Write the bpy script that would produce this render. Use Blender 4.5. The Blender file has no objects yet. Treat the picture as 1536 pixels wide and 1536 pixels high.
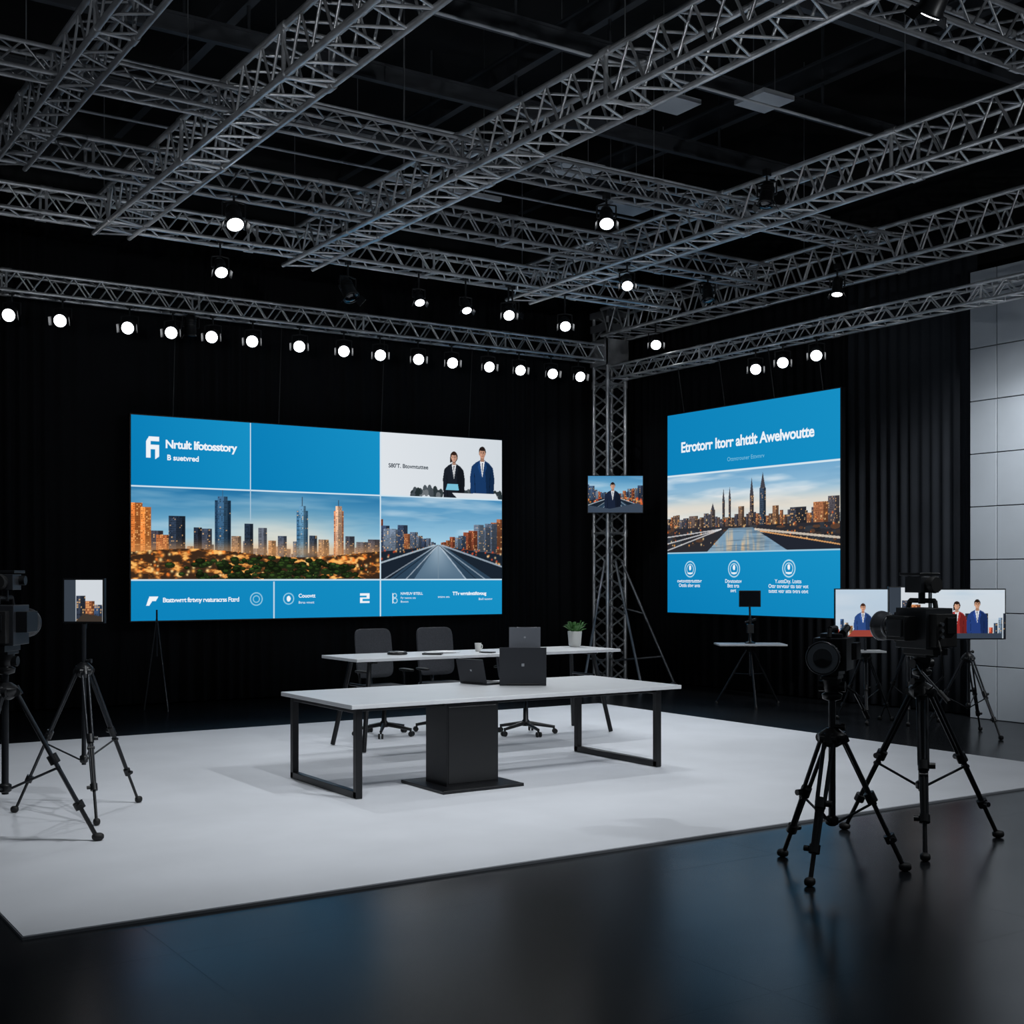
import bpy, math, random
import numpy as np
from mathutils import Vector, Matrix, Euler
random.seed(7)
S = bpy.context.scene
S.view_settings.view_transform = 'Standard'
S.view_settings.look = 'None'
S.view_settings.exposure = 0.0

# ------------------------------------------------------------ materials
def lin(c):
    c = np.asarray(c, dtype=float) / 255.0
    return np.where(c <= 0.04045, c / 12.92, ((c + 0.055) / 1.055) ** 2.4)

def mat(name, col, rough=0.5, metal=0.0, emis=None, estr=0.0, noise=0.0, nscale=8.0, bump=0.0, spec=0.5):
    m = bpy.data.materials.new(name); m.use_nodes = True
    nt = m.node_tree; b = nt.nodes['Principled BSDF']
    c = (*[float(v) for v in lin(col)], 1)
    b.inputs['Base Color'].default_value = c
    b.inputs['Roughness'].default_value = rough
    b.inputs['Metallic'].default_value = metal
    b.inputs['Specular IOR Level'].default_value = spec
    if emis is not None:
        b.inputs['Emission Color'].default_value = (*[float(v) for v in lin(emis)], 1)
        b.inputs['Emission Strength'].default_value = estr
    if noise > 0 or bump > 0:
        tc = nt.nodes.new('ShaderNodeTexCoord')
        n = nt.nodes.new('ShaderNodeTexNoise'); n.inputs['Scale'].default_value = nscale
        n.inputs['Detail'].default_value = 5
        nt.links.new(tc.outputs['Object'], n.inputs['Vector'])
        if noise > 0:
            r = nt.nodes.new('ShaderNodeValToRGB')
            r.color_ramp.elements[0].position = 0.3; r.color_ramp.elements[1].position = 0.7
            r.color_ramp.elements[0].color = (*[v * (1 - noise) for v in c[:3]], 1)
            r.color_ramp.elements[1].color = (*[min(1, v * (1 + noise)) for v in c[:3]], 1)
            nt.links.new(n.outputs['Fac'], r.inputs['Fac'])
            nt.links.new(r.outputs['Color'], b.inputs['Base Color'])
        if bump > 0:
            bp = nt.nodes.new('ShaderNodeBump'); bp.inputs['Strength'].default_value = bump
            bp.inputs['Distance'].default_value = 0.01
            nt.links.new(n.outputs['Fac'], bp.inputs['Height'])
            nt.links.new(bp.outputs['Normal'], b.inputs['Normal'])
    return m

M_truss = mat('truss_aluminium', (212, 213, 215), 0.30, 0.65, noise=0.3, nscale=4)
M_trussd = mat('truss_dull_aluminium', (160, 162, 166), 0.36, 0.6, noise=0.25, nscale=4)
M_black = mat('black_plastic', (19, 20, 22), 0.36)
M_cam = mat('camera_body_grey', (40, 42, 46), 0.34, noise=0.1, nscale=30)
M_rubber = mat('black_rubber', (14, 14, 15), 0.6)
M_steel = mat('black_powdercoat', (20, 21, 24), 0.38, 0.2, noise=0.15, nscale=20)
M_chrome = mat('brushed_metal', (140, 143, 148), 0.3, 0.9)
M_white = mat('white_laminate', (206, 208, 211), 0.35, noise=0.03, nscale=5)
M_carpet = mat('white_stage_carpet', (208, 210, 215), 0.85, noise=0.05, nscale=1.3, bump=0.15, spec=0.2)
M_edge = mat('stage_edge_trim', (120, 123, 128), 0.5)
M_clad_gap = mat('cladding_frame', (60, 63, 68), 0.5)
M_glass = mat('lens_glass', (6, 8, 16), 0.05, spec=0.9)
M_fabric = mat('chair_fabric', (66, 68, 74), 0.8, noise=0.15, nscale=60, bump=0.2)
M_seat = mat('chair_seat_fabric', (42, 43, 48), 0.8, noise=0.1, nscale=60)
M_laptop = mat('laptop_shell', (46, 48, 53), 0.4, 0.5)
M_laptop2 = mat('laptop_shell_grey', (100, 103, 110), 0.4, 0.4)
M_logo = mat('laptop_logo', (150, 153, 158), 0.3, 0.6)
M_lamp = mat('lamp_lens_lit', (255, 255, 255), 0.3, emis=(248, 251, 255), estr=7.0)
M_beam = mat('painted_beam', (66, 69, 74), 0.5, 0.1, noise=0.2, nscale=2)
M_leaf = mat('plant_leaf', (70, 118, 58), 0.6, noise=0.3, nscale=30)
M_pot = mat('white_ceramic', (215, 215, 212), 0.35)
M_soil = mat('soil', (40, 30, 22), 0.9)
M_paper = mat('paper', (225, 226, 228), 0.8)
M_panel = mat('grey_clad_panel', (184, 190, 197), 0.42, noise=0.05, nscale=2)
M_ceilp = mat('ceiling_light_panel', (190, 194, 200), 0.6)
M_tlines = mat('tripod_alloy', (50, 52, 56), 0.30, 0.6)

# ------------------------------------------------------------ mesh builder
class MB:
    def __init__(s):
        s.v = []; s.f = []; s.m = []; s.sm = []; s.mats = []
        s.M = Matrix.Identity(4)
    def mi(s, m):
        if m not in s.mats: s.mats.append(m)
        return s.mats.index(m)
    def add(s, vs, fs, m, smooth=False):
        o = len(s.v); k = s.mi(m)
        for v in vs: s.v.append(tuple(s.M @ Vector(v)))
        for f in fs:
            s.f.append([o + i for i in f]); s.m.append(k); s.sm.append(smooth)
    def box(s, c, size, m, rot=None):
        hx, hy, hz = size[0] / 2, size[1] / 2, size[2] / 2
        R = rot.to_matrix() if rot is not None else Matrix.Identity(3)
        vs = [Vector(c) + R @ Vector((x * hx, y * hy, z * hz)) for x in (-1, 1) for y in (-1, 1) for z in (-1, 1)]
        fs = [(0, 1, 3, 2), (4, 6, 7, 5), (0, 4, 5, 1), (2, 3, 7, 6), (0, 2, 6, 4), (1, 5, 7, 3)]
        s.add(vs, fs, m)
    def tube(s, a, b, r, m, n=8, r2=None, cap=True):
        a = Vector(a); b = Vector(b); d = b - a
        if d.length < 1e-6: return
        d.normalize(); r2 = r if r2 is None else r2
        u = d.cross(Vector((0, 0, 1)))
        if u.length < 1e-3: u = d.cross(Vector((1, 0, 0)))
        u.normalize(); w = d.cross(u)
        vs = []
        for p, rr in ((a, r), (b, r2)):
            for i in range(n):
                t = 2 * math.pi * i / n
                vs.append(p + (u * math.cos(t) + w * math.sin(t)) * rr)
        fs = [(i, (i + 1) % n, n + (i + 1) % n, n + i) for i in range(n)]
        s.add(vs, fs, m, True)
        if cap:
            s.add(vs[:n], [list(range(n))[::-1]], m); s.add(vs[n:], [list(range(n))], m)
    def path(s, pts, r, m, n=8):
        for a, b in zip(pts[:-1], pts[1:]): s.tube(a, b, r, m, n)
    def lathe(s, prof, m, origin=(0, 0, 0), axis='Z', n=24):
        vs = []
        for r, h in prof:
            for i in range(n):
                t = 2 * math.pi * i / n
                x, y = r * math.cos(t), r * math.sin(t)
                if axis == 'Z': p = (x, y, h)
                elif axis == 'Y': p = (x, h, y)
                else: p = (h, x, y)
                vs.append(Vector(origin) + Vector(p))
        fs = []
        for j in range(len(prof) - 1):
            for i in range(n):
                fs.append((j * n + i, j * n + (i + 1) % n, (j + 1) * n + (i + 1) % n, (j + 1) * n + i))
        s.add(vs, fs, m, True)
        s.add(vs[:n], [list(range(n))], m); s.add(vs[-n:], [list(range(n))], m)
    def sell(s, c, h, m, e=0.35, rot=None, nu=24, nv=14, bend=None):
        R = rot.to_matrix() if rot is not None else Matrix.Identity(3)
        def pw(x): return math.copysign(abs(x) ** e, x)
        vs = []
        for j in range(nv + 1):
            ph = -math.pi / 2 + math.pi * j / nv
            for i in range(nu):
                th = 2 * math.pi * i / nu
                p = Vector((h[0] * pw(math.cos(ph)) * pw(math.cos(th)), h[1] * pw(math.cos(ph)) * pw(math.sin(th)), h[2] * pw(math.sin(ph))))
                if bend: p = bend(p)
                vs.append(Vector(c) + R @ p)
        fs = [(j * nu + i, j * nu + (i + 1) % nu, (j + 1) * nu + (i + 1) % nu, (j + 1) * nu + i) for j in range(nv) for i in range(nu)]
        s.add(vs, fs, m, True)
    def build(s, name, loc=(0, 0, 0), rz=0.0, parent=None, bevel=0.0):
        me = bpy.data.meshes.new(name)
        me.from_pydata(s.v, [], s.f)
        for m in s.mats: me.materials.append(m)
        me.polygons.foreach_set('material_index', s.m)
        me.polygons.foreach_set('use_smooth', s.sm)
        me.update()
        ob = bpy.data.objects.new(name, me)
        S.collection.objects.link(ob)
        ob.location = loc; ob.rotation_euler = (0, 0, rz)
        if parent: ob.parent = parent
        if bevel > 0:
            bm = ob.modifiers.new('bevel', 'BEVEL'); bm.width = bevel; bm.segments = 2
            bm.limit_method = 'ANGLE'; bm.angle_limit = math.radians(50)
        return ob

# ------------------------------------------------------------ camera
cam = bpy.data.cameras.new('camera'); co = bpy.data.objects.new('camera', cam)
S.collection.objects.link(co); S.camera = co
co.location = (0, 0, 1.73); co.rotation_euler = (math.radians(90), 0, math.radians(-33.3))
cam.sensor_width = 36; cam.lens = 36 * 1900 / 1536; cam.shift_y = 0.063
cam.clip_end = 200

# ------------------------------------------------------------ world
w = bpy.data.worlds.new('studio_world'); S.world = w; w.use_nodes = True
bg = w.node_tree.nodes['Background']
bg.inputs[0].default_value = (0.72, 0.86, 1.0, 1); bg.inputs[1].default_value = 0.045

# ------------------------------------------------------------ room shell
def floor_mat():
    m = bpy.data.materials.new('dark_floor_tiles'); m.use_nodes = True
    nt = m.node_tree; b = nt.nodes['Principled BSDF']
    tc = nt.nodes.new('ShaderNodeTexCoord')
    br = nt.nodes.new('ShaderNodeTexBrick')
    br.inputs['Scale'].default_value = 1.0
    br.inputs['Brick Width'].default_value = 1.9; br.inputs['Row Height'].default_value = 1.9
    br.offset = 0.0
    br.inputs['Mortar Size'].default_value = 0.007
    br.inputs['Mortar Smooth'].default_value = 0.2
    br.inputs['Color1'].default_value = (0.0085, 0.0097, 0.0115, 1)
    br.inputs['Color2'].default_value = (0.0105, 0.0118, 0.0138, 1)
    br.inputs['Mortar'].default_value = (0.002, 0.002, 0.003, 1)
    nt.links.new(tc.outputs['Object'], br.inputs['Vector'])
    n = nt.nodes.new('ShaderNodeTexNoise'); n.inputs['Scale'].default_value = 0.9; n.inputs['Detail'].default_value = 6
    nt.links.new(tc.outputs['Object'], n.inputs['Vector'])
    mr = nt.nodes.new('ShaderNodeMapRange')
    mr.inputs['From Min'].default_value = 0.3; mr.inputs['From Max'].default_value = 0.7
    mr.inputs['To Min'].default_value = 0.21; mr.inputs['To Max'].default_value = 0.26
    nt.links.new(n.outputs['Fac'], mr.inputs['Value'])
    nt.links.new(br.outputs['Color'], b.inputs['Base Color'])
    nt.links.new(mr.outputs['Result'], b.inputs['Roughness'])
    b.inputs['Specular IOR Level'].default_value = 0.34
    bp = nt.nodes.new('ShaderNodeBump'); bp.inputs['Strength'].default_value = 0.5; bp.inputs['Distance'].default_value = 0.004
    bp.invert = True
    nt.links.new(br.outputs['Fac'], bp.inputs['Height'])
    nt.links.new(bp.outputs['Normal'], b.inputs['Normal'])
    return m
M_wall = mat('black_wall_paint', (14, 15, 17), 0.9, noise=0.1)
M_ceil = mat('black_ceiling', (11, 12, 14), 0.95, noise=0.2)

b = MB(); b.box((6, 8, -0.05), (26, 24, 0.1), floor_mat()); b.build('floor')
b = MB(); b.box((6, 17.3, 4.3), (16.0, 0.2, 8.6), M_wall); b.build('wall_back')
b = MB(); b.box((13.9, 8.6, 4.3), (0.2, 17.2, 8.6), M_wall); b.build('wall_right')
b = MB(); b.box((6, 8.7, 8.65), (16, 17.4, 0.1), M_ceil); b.build('ceiling')

# curtains
def curtain_mat(name, col):
    m = bpy.data.materials.new(name); m.use_nodes = True
    nt = m.node_tree; bb = nt.nodes['Principled BSDF']
    bb.inputs['Roughness'].default_value = 0.9
    bb.inputs['Specular IOR Level'].default_value = 0.15
    tc = nt.nodes.new('ShaderNodeTexCoord'); n = nt.nodes.new('ShaderNodeTexNoise')
    n.inputs['Scale'].default_value = 2.0
    nt.links.new(tc.outputs['Object'], n.inputs['Vector'])
    r = nt.nodes.new('ShaderNodeValToRGB')
    c = lin(col)
    r.color_ramp.elements[0].color = (*[float(x * 0.7) for x in c], 1)
    r.color_ramp.elements[1].color = (*[float(x * 1.2) for x in c], 1)
    nt.links.new(n.outputs['Fac'], r.inputs['Fac']); nt.links.new(r.outputs['Color'], bb.inputs['Base Color'])
    return m
def curtain(name, p0, p1, h, m, seed, amp=0.055, z0=0.02):
    p0 = Vector(p0); p1 = Vector(p1); L = (p1 - p0).length; d = (p1 - p0).normalized(); nn = Vector((d.y, -d.x, 0))
    rg = np.random.RandomState(seed)
    n = int(L / 0.022); bld = MB(); rows = 7
    ph = np.cumsum(0.022 * 2 * np.pi / 0.21 * (1 + 0.35 * np.sin(np.linspace(0, L * 1.7, n + 1)) + 0.3 * rg.randn(n + 1)))
    am = amp * (0.6 + 0.4 * np.sin(np.linspace(0, L * 2.3, n + 1) + seed))
    vs = []
    for j in range(rows):
        z = z0 + (h - z0) * j / (rows - 1)
        k = 1.0 - 0.25 * j / (rows - 1)
        for i in range(n + 1):
            o = am[i] * k * math.sin(ph[i] + 0.2 * j)
            p = p0 + d * (L * i / n) + nn * o
            vs.append((p.x, p.y, z))
    fs = [(j * (n + 1) + i, j * (n + 1) + i + 1, (j + 1) * (n + 1) + i + 1, (j + 1) * (n + 1) + i) for j in range(rows - 1) for i in range(n)]
    bld.add(vs, fs, m, True)
    ob = bld.build(name)
    so = ob.modifiers.new('solid', 'SOLIDIFY'); so.thickness = 0.006
    return ob
M_curt = curtain_mat('black_velvet_curtain', (22, 23, 26))
M_curt_lit = curtain_mat('black_curtain_lit', (42, 45, 50))  # same black curtain, light falling on it put into a lighter colour
curtain('curtain', (-1.5, 16.95, 0), (13.35, 16.95, 0), 6.6, M_curt, 3)
curtain('curtain', (13.4, 16.8, 0), (13.4, 12.0, 0), 6.4, M_curt, 5)
curtain('curtain', (13.4, 11.95, 0), (13.4, 9.95, 0), 6.2, M_curt_lit, 8, amp=0.07)

# grey clad wall
b = MB()
b.box((13.3, 6.6, 2.73), (0.06, 6.6, 5.46), M_clad_gap)
ys = [9.9, 9.52, 8.3, 7.08, 5.86, 4.64, 3.3]
for k in range(len(ys) - 1):
    z = 0.0
    while z < 5.44:
        hh = min(0.645, 5.46 - z)
        b.box((13.245, (ys[k] + ys[k + 1]) / 2, z + hh / 2), (0.05, ys[k] - ys[k + 1] - 0.012, hh - 0.012), M_panel)
        z += 0.645
b.build('wall_cladding', bevel=0.003)

# stage carpet platform
b = MB()
b.box((5.87, 9.99, 0.007), (9.02, 7.36, 0.014), M_edge)
b.box((5.87, 9.99, 0.016), (9.01, 7.35, 0.006), M_carpet)
b.build('stage_platform')
ZC = 0.020

# ------------------------------------------------------------ trusses
def truss(name, a, bb, w, h, m, r=0.024, rd=0.011, bay=0.38):
    a = Vector(a); bb = Vector(bb); L = (bb - a).length; d = (bb - a).normalized()
    if abs(d.z) > 0.9: side = Vector((1, 0, 0)); up = Vector((0, 1, 0))
    else:
        side = d.cross(Vector((0, 0, 1))).normalized(); up = Vector((0, 0, 1))
    B = MB()
    cs = [side * (sx * w / 2) + up * (sz * h / 2) for sx, sz in ((-1, -1), (1, -1), (1, 1), (-1, 1))]
    for c in cs: B.tube(Vector(c), Vector(c) + d * L, r, m, 8)
    n = max(2, int(round(L / bay)))
    for i in range(n):
        p0 = d * (L * i / n); p1 = d * (L * (i + 1) / n); pm = d * (L * (i + 0.5) / n)
        for k in range(4):
            c0, c1 = cs[k], cs[(k + 1) % 4]
            B.tube(c0 + p0, c1 + pm, rd, m, 6, cap=False)
            B.tube(c1 + pm, c0 + p1, rd, m, 6, cap=False)
    t = 0.0
    while t <= L + 0.01:
        for k in range(4): B.tube(cs[k] + d * min(t, L), cs[(k + 1) % 4] + d * min(t, L), rd * 1.5, m, 6)
        for c in cs: B.tube(c + d * max(0, min(t, L) - 0.06), c + d * min(L, min(t, L) + 0.06), r * 1.35, m, 8)
        t += 2.4
    return B.build(name, a)
TZ = 5.78
truss('lighting_truss', (2.62, 2.0, TZ), (2.62, 12.7, TZ), 0.28, 0.30, M_trussd)
truss('lighting_truss', (4.12, 2.0, TZ + .03), (4.12, 14.6, TZ + .03), 0.40, 0.38, M_truss, 0.028, 0.013)
truss('lighting_truss', (6.5, 1.0, TZ + .03), (6.5, 14.8, TZ + .03), 0.40, 0.38, M_truss, 0.028, 0.013)
truss('lighting_truss', (9.96, 1.0, TZ + .05), (9.96, 15.0, TZ + .05), 0.40, 0.38, M_truss, 0.028, 0.013)
truss('lighting_truss', (12.55, 1.0, TZ), (12.55, 16.1, TZ), 0.55, 0.42, M_truss, 0.028, 0.013)
truss('lighting_truss', (-1.5, 14.3, TZ), (12.25, 14.3, TZ), 0.28, 0.26, M_truss)
truss('lighting_truss', (-1.5, 12.45, TZ), (12.25, 12.45, TZ), 0.28, 0.26, M_trussd)
truss('lighting_truss', (-1.0, 10.4, TZ), (12.25, 10.4, TZ), 0.22, 0.20, M_trussd, 0.02, 0.009)
truss('lighting_truss', (-1.0, 5.9, TZ), (12.25, 5.9, TZ), 0.28, 0.26, M_trussd)
truss('lighting_truss', (-1.5, 16.3, 5.32), (12.4, 16.3, 5.32), 0.26, 0.24, M_truss, 0.022, 0.011, 0.34)
truss('lighting_truss', (12.6, 2.0, 5.0), (12.6, 16.1, 5.0), 0.24, 0.20, M_truss, 0.02, 0.010, 0.34)

# tower
tw = truss('truss_tower', (12.6, 16.3, 0.03), (12.6, 16.3, 5.98), 0.36, 0.36, M_truss, 0.030, 0.016, 0.44)
b = MB()
b.box((0, 0, 0.0), (0.7, 0.7, 0.024), M_trussd)
b.box((0, 0, 5.92), (0.46, 0.46, 0.10), M_trussd)
for x in (-.22, .22):
    b.box((x, 0, 5.30), (0.02, 0.46, 0.42), M_truss); b.box((0, x, 5.30), (0.46, 0.02, 0.42), M_truss)
    b.box((x, 0, 5.70), (0.02, 0.46, 0.12), M_trussd); b.box((0, x, 5.70), (0.46, 0.02, 0.12), M_trussd)
b.build('head_block', parent=tw)
b = MB()
for ang in (math.radians(-150), math.radians(-52), math.radians(-100)):
    dx, dy = math.cos(ang), math.sin(ang)
    b.tube((dx * .2, dy * .2, 1.95), (dx * 1.05, dy * 1.05, 0.02), 0.022, M_trussd)
    b.tube((dx * .2, dy * .2, 0.35), (dx * .85, dy * .85, 0.42), 0.015, M_trussd)
    b.tube((dx * .2, dy * .2, 1.2), (dx * .58, dy * .58, 1.1), 0.013, M_trussd)
    b.lathe([(0.06, -0.03), (0.06, -0.01), (0.02, 0.03)], M_trussd, (dx * 1.05, dy * 1.05, 0))
b.build('outrigger', parent=tw)

# ceiling beams
def beam(name, a, bb, h, fl, m):
    a = Vector(a); bb = Vector(bb); L = (bb - a).length; B = MB()
    alongx = abs(bb.x - a.x) > abs(bb.y - a.y)
    c = (bb - a) / 2
    def bx(off, w_, h_):
        sz = (L, w_, h_) if alongx else (w_, L, h_)
        B.box((c.x, c.y, off), sz, m)
    bx(0, 0.02, h); bx(h / 2, fl, 0.025); bx(-h / 2, fl, 0.025)
    return B.build(name, a)
for y in (4.2, 6.6, 8.6, 10.6, 12.4, 14.4): beam('ceiling_beam', (-1.8, y, 7.25), (13.7, y, 7.25), 0.18, 0.08, M_beam)
for x in (1.2, 4.9, 8.2, 11.4): beam('ceiling_beam', (x, 1.0, 7.75), (x, 17.1, 7.75), 0.26, 0.10, M_beam)
b = MB()
for y in (4.2, 6.6, 8.6, 10.6, 12.4, 14.4):
    for x in (1.2, 4.9, 8.2, 11.4): b.tube((x, y, 7.34), (x, y, 8.6), 0.02, M_beam, 6)
for x in (2.62, 4.12, 6.5, 9.96, 12.55):
    for y in (4.0, 8.2, 12.0, 14.9):
        if x < 3 and y > 12.5: continue
        b.tube((x, y, 6.02), (x, y, 8.6), 0.006, M_trussd, 5)
for z, y in ((6.55, 13.4), (6.6, 9.5), (6.4, 11.5)):
    b.tube((3.0, y, z), (12.5, y, z), 0.015, M_ceilp, 6)
b.build('ceiling_rigging_cables')
for (x, y, z, sx, sy) in ((8.84, 12.1, 6.55, .55, .45), (10.2, 12.9, 6.5, .6, .35), (9.0, 10.5, 6.85, .42, .4), (9.75, 9.9, 6.85, .45, .45), (5.9, 12.9, 6.7, 1.4, .08), (7.7, 13.2, 6.4, 1.6, .06)):
    B = MB(); B.box((0, 0, 0), (sx, sy, 0.05), M_ceilp)
    for q in (-1, 1): B.tube((q * sx * .35, 0, 0.02), (q * sx * .35, 0, 8.6 - z), 0.005, M_trussd, 5)
    B.build('ceiling_light_panel', (x, y, z))

# ------------------------------------------------------------ stage lights
LC = (0.92, 0.965, 1.0)
def spot(loc, target, energy, angle=70, size=0.10, blend=0.6, col=LC, parent=None, name='lamp'):
    l = bpy.data.lights.new(name, 'SPOT'); l.energy = energy; l.spot_size = math.radians(angle)
    l.spot_blend = blend; l.shadow_soft_size = size; l.color = col
    o = bpy.data.objects.new(name, l); S.collection.objects.link(o)
    d = (Vector(target) - Vector(loc)).normalized()
    o.rotation_euler = d.to_track_quat('-Z', 'Y').to_euler(); o.location = Vector(loc)
    if parent:
        o.parent = parent; o.location = Vector(loc) - parent.location
    return o
def fixture(loc, target, top, energy, scale=1.0, on=True, angle=75, name='stage_spotlight', lamp_target=None, blend=0.6):
    loc = Vector(loc); d = (Vector(target) - loc).normalized()
    q = d.to_track_quat('-Y', 'Z').to_matrix().to_4x4()
    B = MB(); k = scale
    B.M = q
    B.lathe([(0.05 * k, .20 * k), (0.075 * k, .19 * k), (0.085 * k, .12 * k), (0.095 * k, .02 * k), (0.105 * k, -.10 * k), (0.118 * k, -.13 * k), (0.118 * k, -.15 * k), (0.105 * k, -.15 * k)], M_black, axis='Y', n=20)
    B.lathe([(0.101 * k, -.152 * k), (0.098 * k, -.158 * k), (0.04 * k, -.166 * k), (0.004, -.168 * k)], M_lamp if on else M_glass, axis='Y', n=24)
    for q2 in range(3):
        B.lathe([(0.102 * k, (.03 + q2 * .035) * k), (0.102 * k, (.04 + q2 * .035) * k)], M_black, axis='Y', n=20)
    for sgn in (1, -1):
        B.box((sgn * 0.15 * k, -.17 * k, 0.0), (0.006, 0.09 * k, .14 * k), M_black, Euler((0, 0, sgn * .5)))
    B.M = Matrix.Identity(4)
    sd = Vector((d.y, -d.x, 0)).normalized()
    for sg in (-1, 1):
        B.path([sd * (sg * .105 * k), sd * (sg * .14 * k), sd * (sg * .14 * k) + Vector((0, 0, .17 * k)), Vector((0, 0, .19 * k))], 0.009, M_black, 6)
    hz = top - loc.z
    B.tube((0, 0, .18 * k), (0, 0, hz), 0.012, M_black, 6)
    B.box((0, 0, hz - 0.02), (0.06, 0.06, 0.07), M_black)
    ob = B.build(name, loc)
    if on and energy > 0:
        spot(loc + d * (0.18 * k), lamp_target or target, energy, angle, 0.06 * k, blend=blend, parent=ob)
    return ob
XS = [3.37, 3.97, 4.80, 5.36, 5.90, 6.46, 7.14, 7.81, 8.38, 9.0, 9.57, 10.21, 10.77, 11.37, 11.9]
for i, x in enumerate(XS):
    fixture((x, 16.2, 4.92), (x - 5.2 + 0.15 * i, 7.6, 1.4), 5.21, 30, 0.76, True, 46, lamp_target=(x * .7 + 1.4, 12.0, 0.0))
for y, z in ((12.86, 4.64), (12.34, 4.66), (11.73, 4.67)):
    fixture((12.5, y, z), (6.5, 6.5, 0.6), 4.91, 50, 0.72, True, 50, lamp_target=(10.0, 11.6, 0))
# (position, housing aim, lit, energy, scale, beam centre on the stage)
for (x, y, z, tgt, on, en, sc, lt) in (
    (4.72, 12.35, 5.40, (4.2, 9.3, 1), True, 200, .82, (4.1, 11.0, 0)),
    (5.26, 14.2, 5.33, (4.6, 10.0, 1), True, 150, .70, (4.9, 12.0, 0)),
    (6.95, 14.3, 5.30, (7.8, 11, 0), False, 0, .9, None),
    (7.9, 14.2, 5.30, (7.3, 11, 0), True, 100, .60, (7.5, 12.3, 0)),
    (8.6, 14.2, 5.28, (8.0, 11.0, 0), True, 100, .60, (8.2, 12.3, 0)),
    (9.27, 14.2, 5.27, (6.6, 9.0, 1), True, 150, .70, (8.3, 11.9, 0)),
    (10.2, 14.2, 5.22, (7.0, 8.8, 1), True, 140, .70, (9.2, 11.9, 0)),
    (7.96, 10.35, 5.42, (6.0, 7.5, 1), True, 200, .70, (7.4, 9.9, 0)),
    (9.86, 12.4, 5.40, (7.2, 8.6, 1), True, 170, .66, (9.0, 11.0, 0)),
    (12.4, 14.9, 5.30, (8.8, 10, 1), True, 90, .76, (10.9, 12.9, 0)),
    (12.2, 11.1, 5.38, (11.4, 10.6, 0), True, 150, .65, (11.5, 11.7, 0)),
    (5.6, 16.2, 5.0, (5.6, 16.6, 0), False, 0, .8, None),
    (8.8, 8.9, 5.42, (7.2, 8.2, 0), False, 0, .7, None),
    (11.2, 12.4, 5.42, (10.6, 11, 0), False, 0, .7, None)):
    fixture((x, y, z), tgt, 5.66 if z > 5.1 else 5.2, en, sc, on, 70, lamp_target=lt)
# extra fixture added to brighten the tower
fixture((9.4, 14.3, 5.32), (12.5, 16.2, 3.0), 5.66, 70, .65, True, 48)
# key fixtures added out of view on the long trusses to brighten the stage
for (x, y, tx, ty, en) in ((4.12, 5.6, 3.7, 8.3, 400), (6.5, 4.6, 5.4, 8.1, 440), (9.96, 2.6, 8.2, 8.2, 500), (2.62, 6.4, 2.2, 8.4, 240), (6.5, 5.1, 6.8, 9.6, 240)):
    fixture((x, y, 5.33), (tx, ty, 0), 5.62, en, .8, True, 84, blend=1.0)
# wall washers on the cladding
fixture((12.0, 7.2, 4.60), (13.25, 8.8, 2.5), 4.92, 360, 0.8, True, 80, name='wall_washer_light')
fixture((9.96, 4.9, 5.33), (13.3, 9.0, 2.6), 5.62, 660, 0.8, True, 42, name='wall_washer_light')  # second washer, added to lighten the cladding further
# unseen uplights added behind the photographer to brighten trusses and camera positions
for (x, y, tg, en, an) in ((-1.6, 1.2, (6.5, 12.5, 6.0), 400, 52), (7.6, -1.8, (9.5, 10.5, 6.2), 400, 56)):
    B = MB()
    for i in range(3):
        a = i * 2.094 + .4; B.tube((0, 0, .95), (math.cos(a) * .6, math.sin(a) * .6, .02), .015, M_tlines)
        B.lathe([(.03, 0), (.03, .03), (.012, .05)], M_rubber, (math.cos(a) * .6, math.sin(a) * .6, 0), n=10)
    B.tube((0, 0, .5), (0, 0, 2.95), .018, M_tlines)
    st = B.build('added_uplight_stand', (x, y, 0))
    f = fixture((x, y, 3.15), tg, 2.93, en, 1.0, True, an, name='added_uplight_head')
    f.parent = st; f.location = (0, 0, 3.15)

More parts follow.
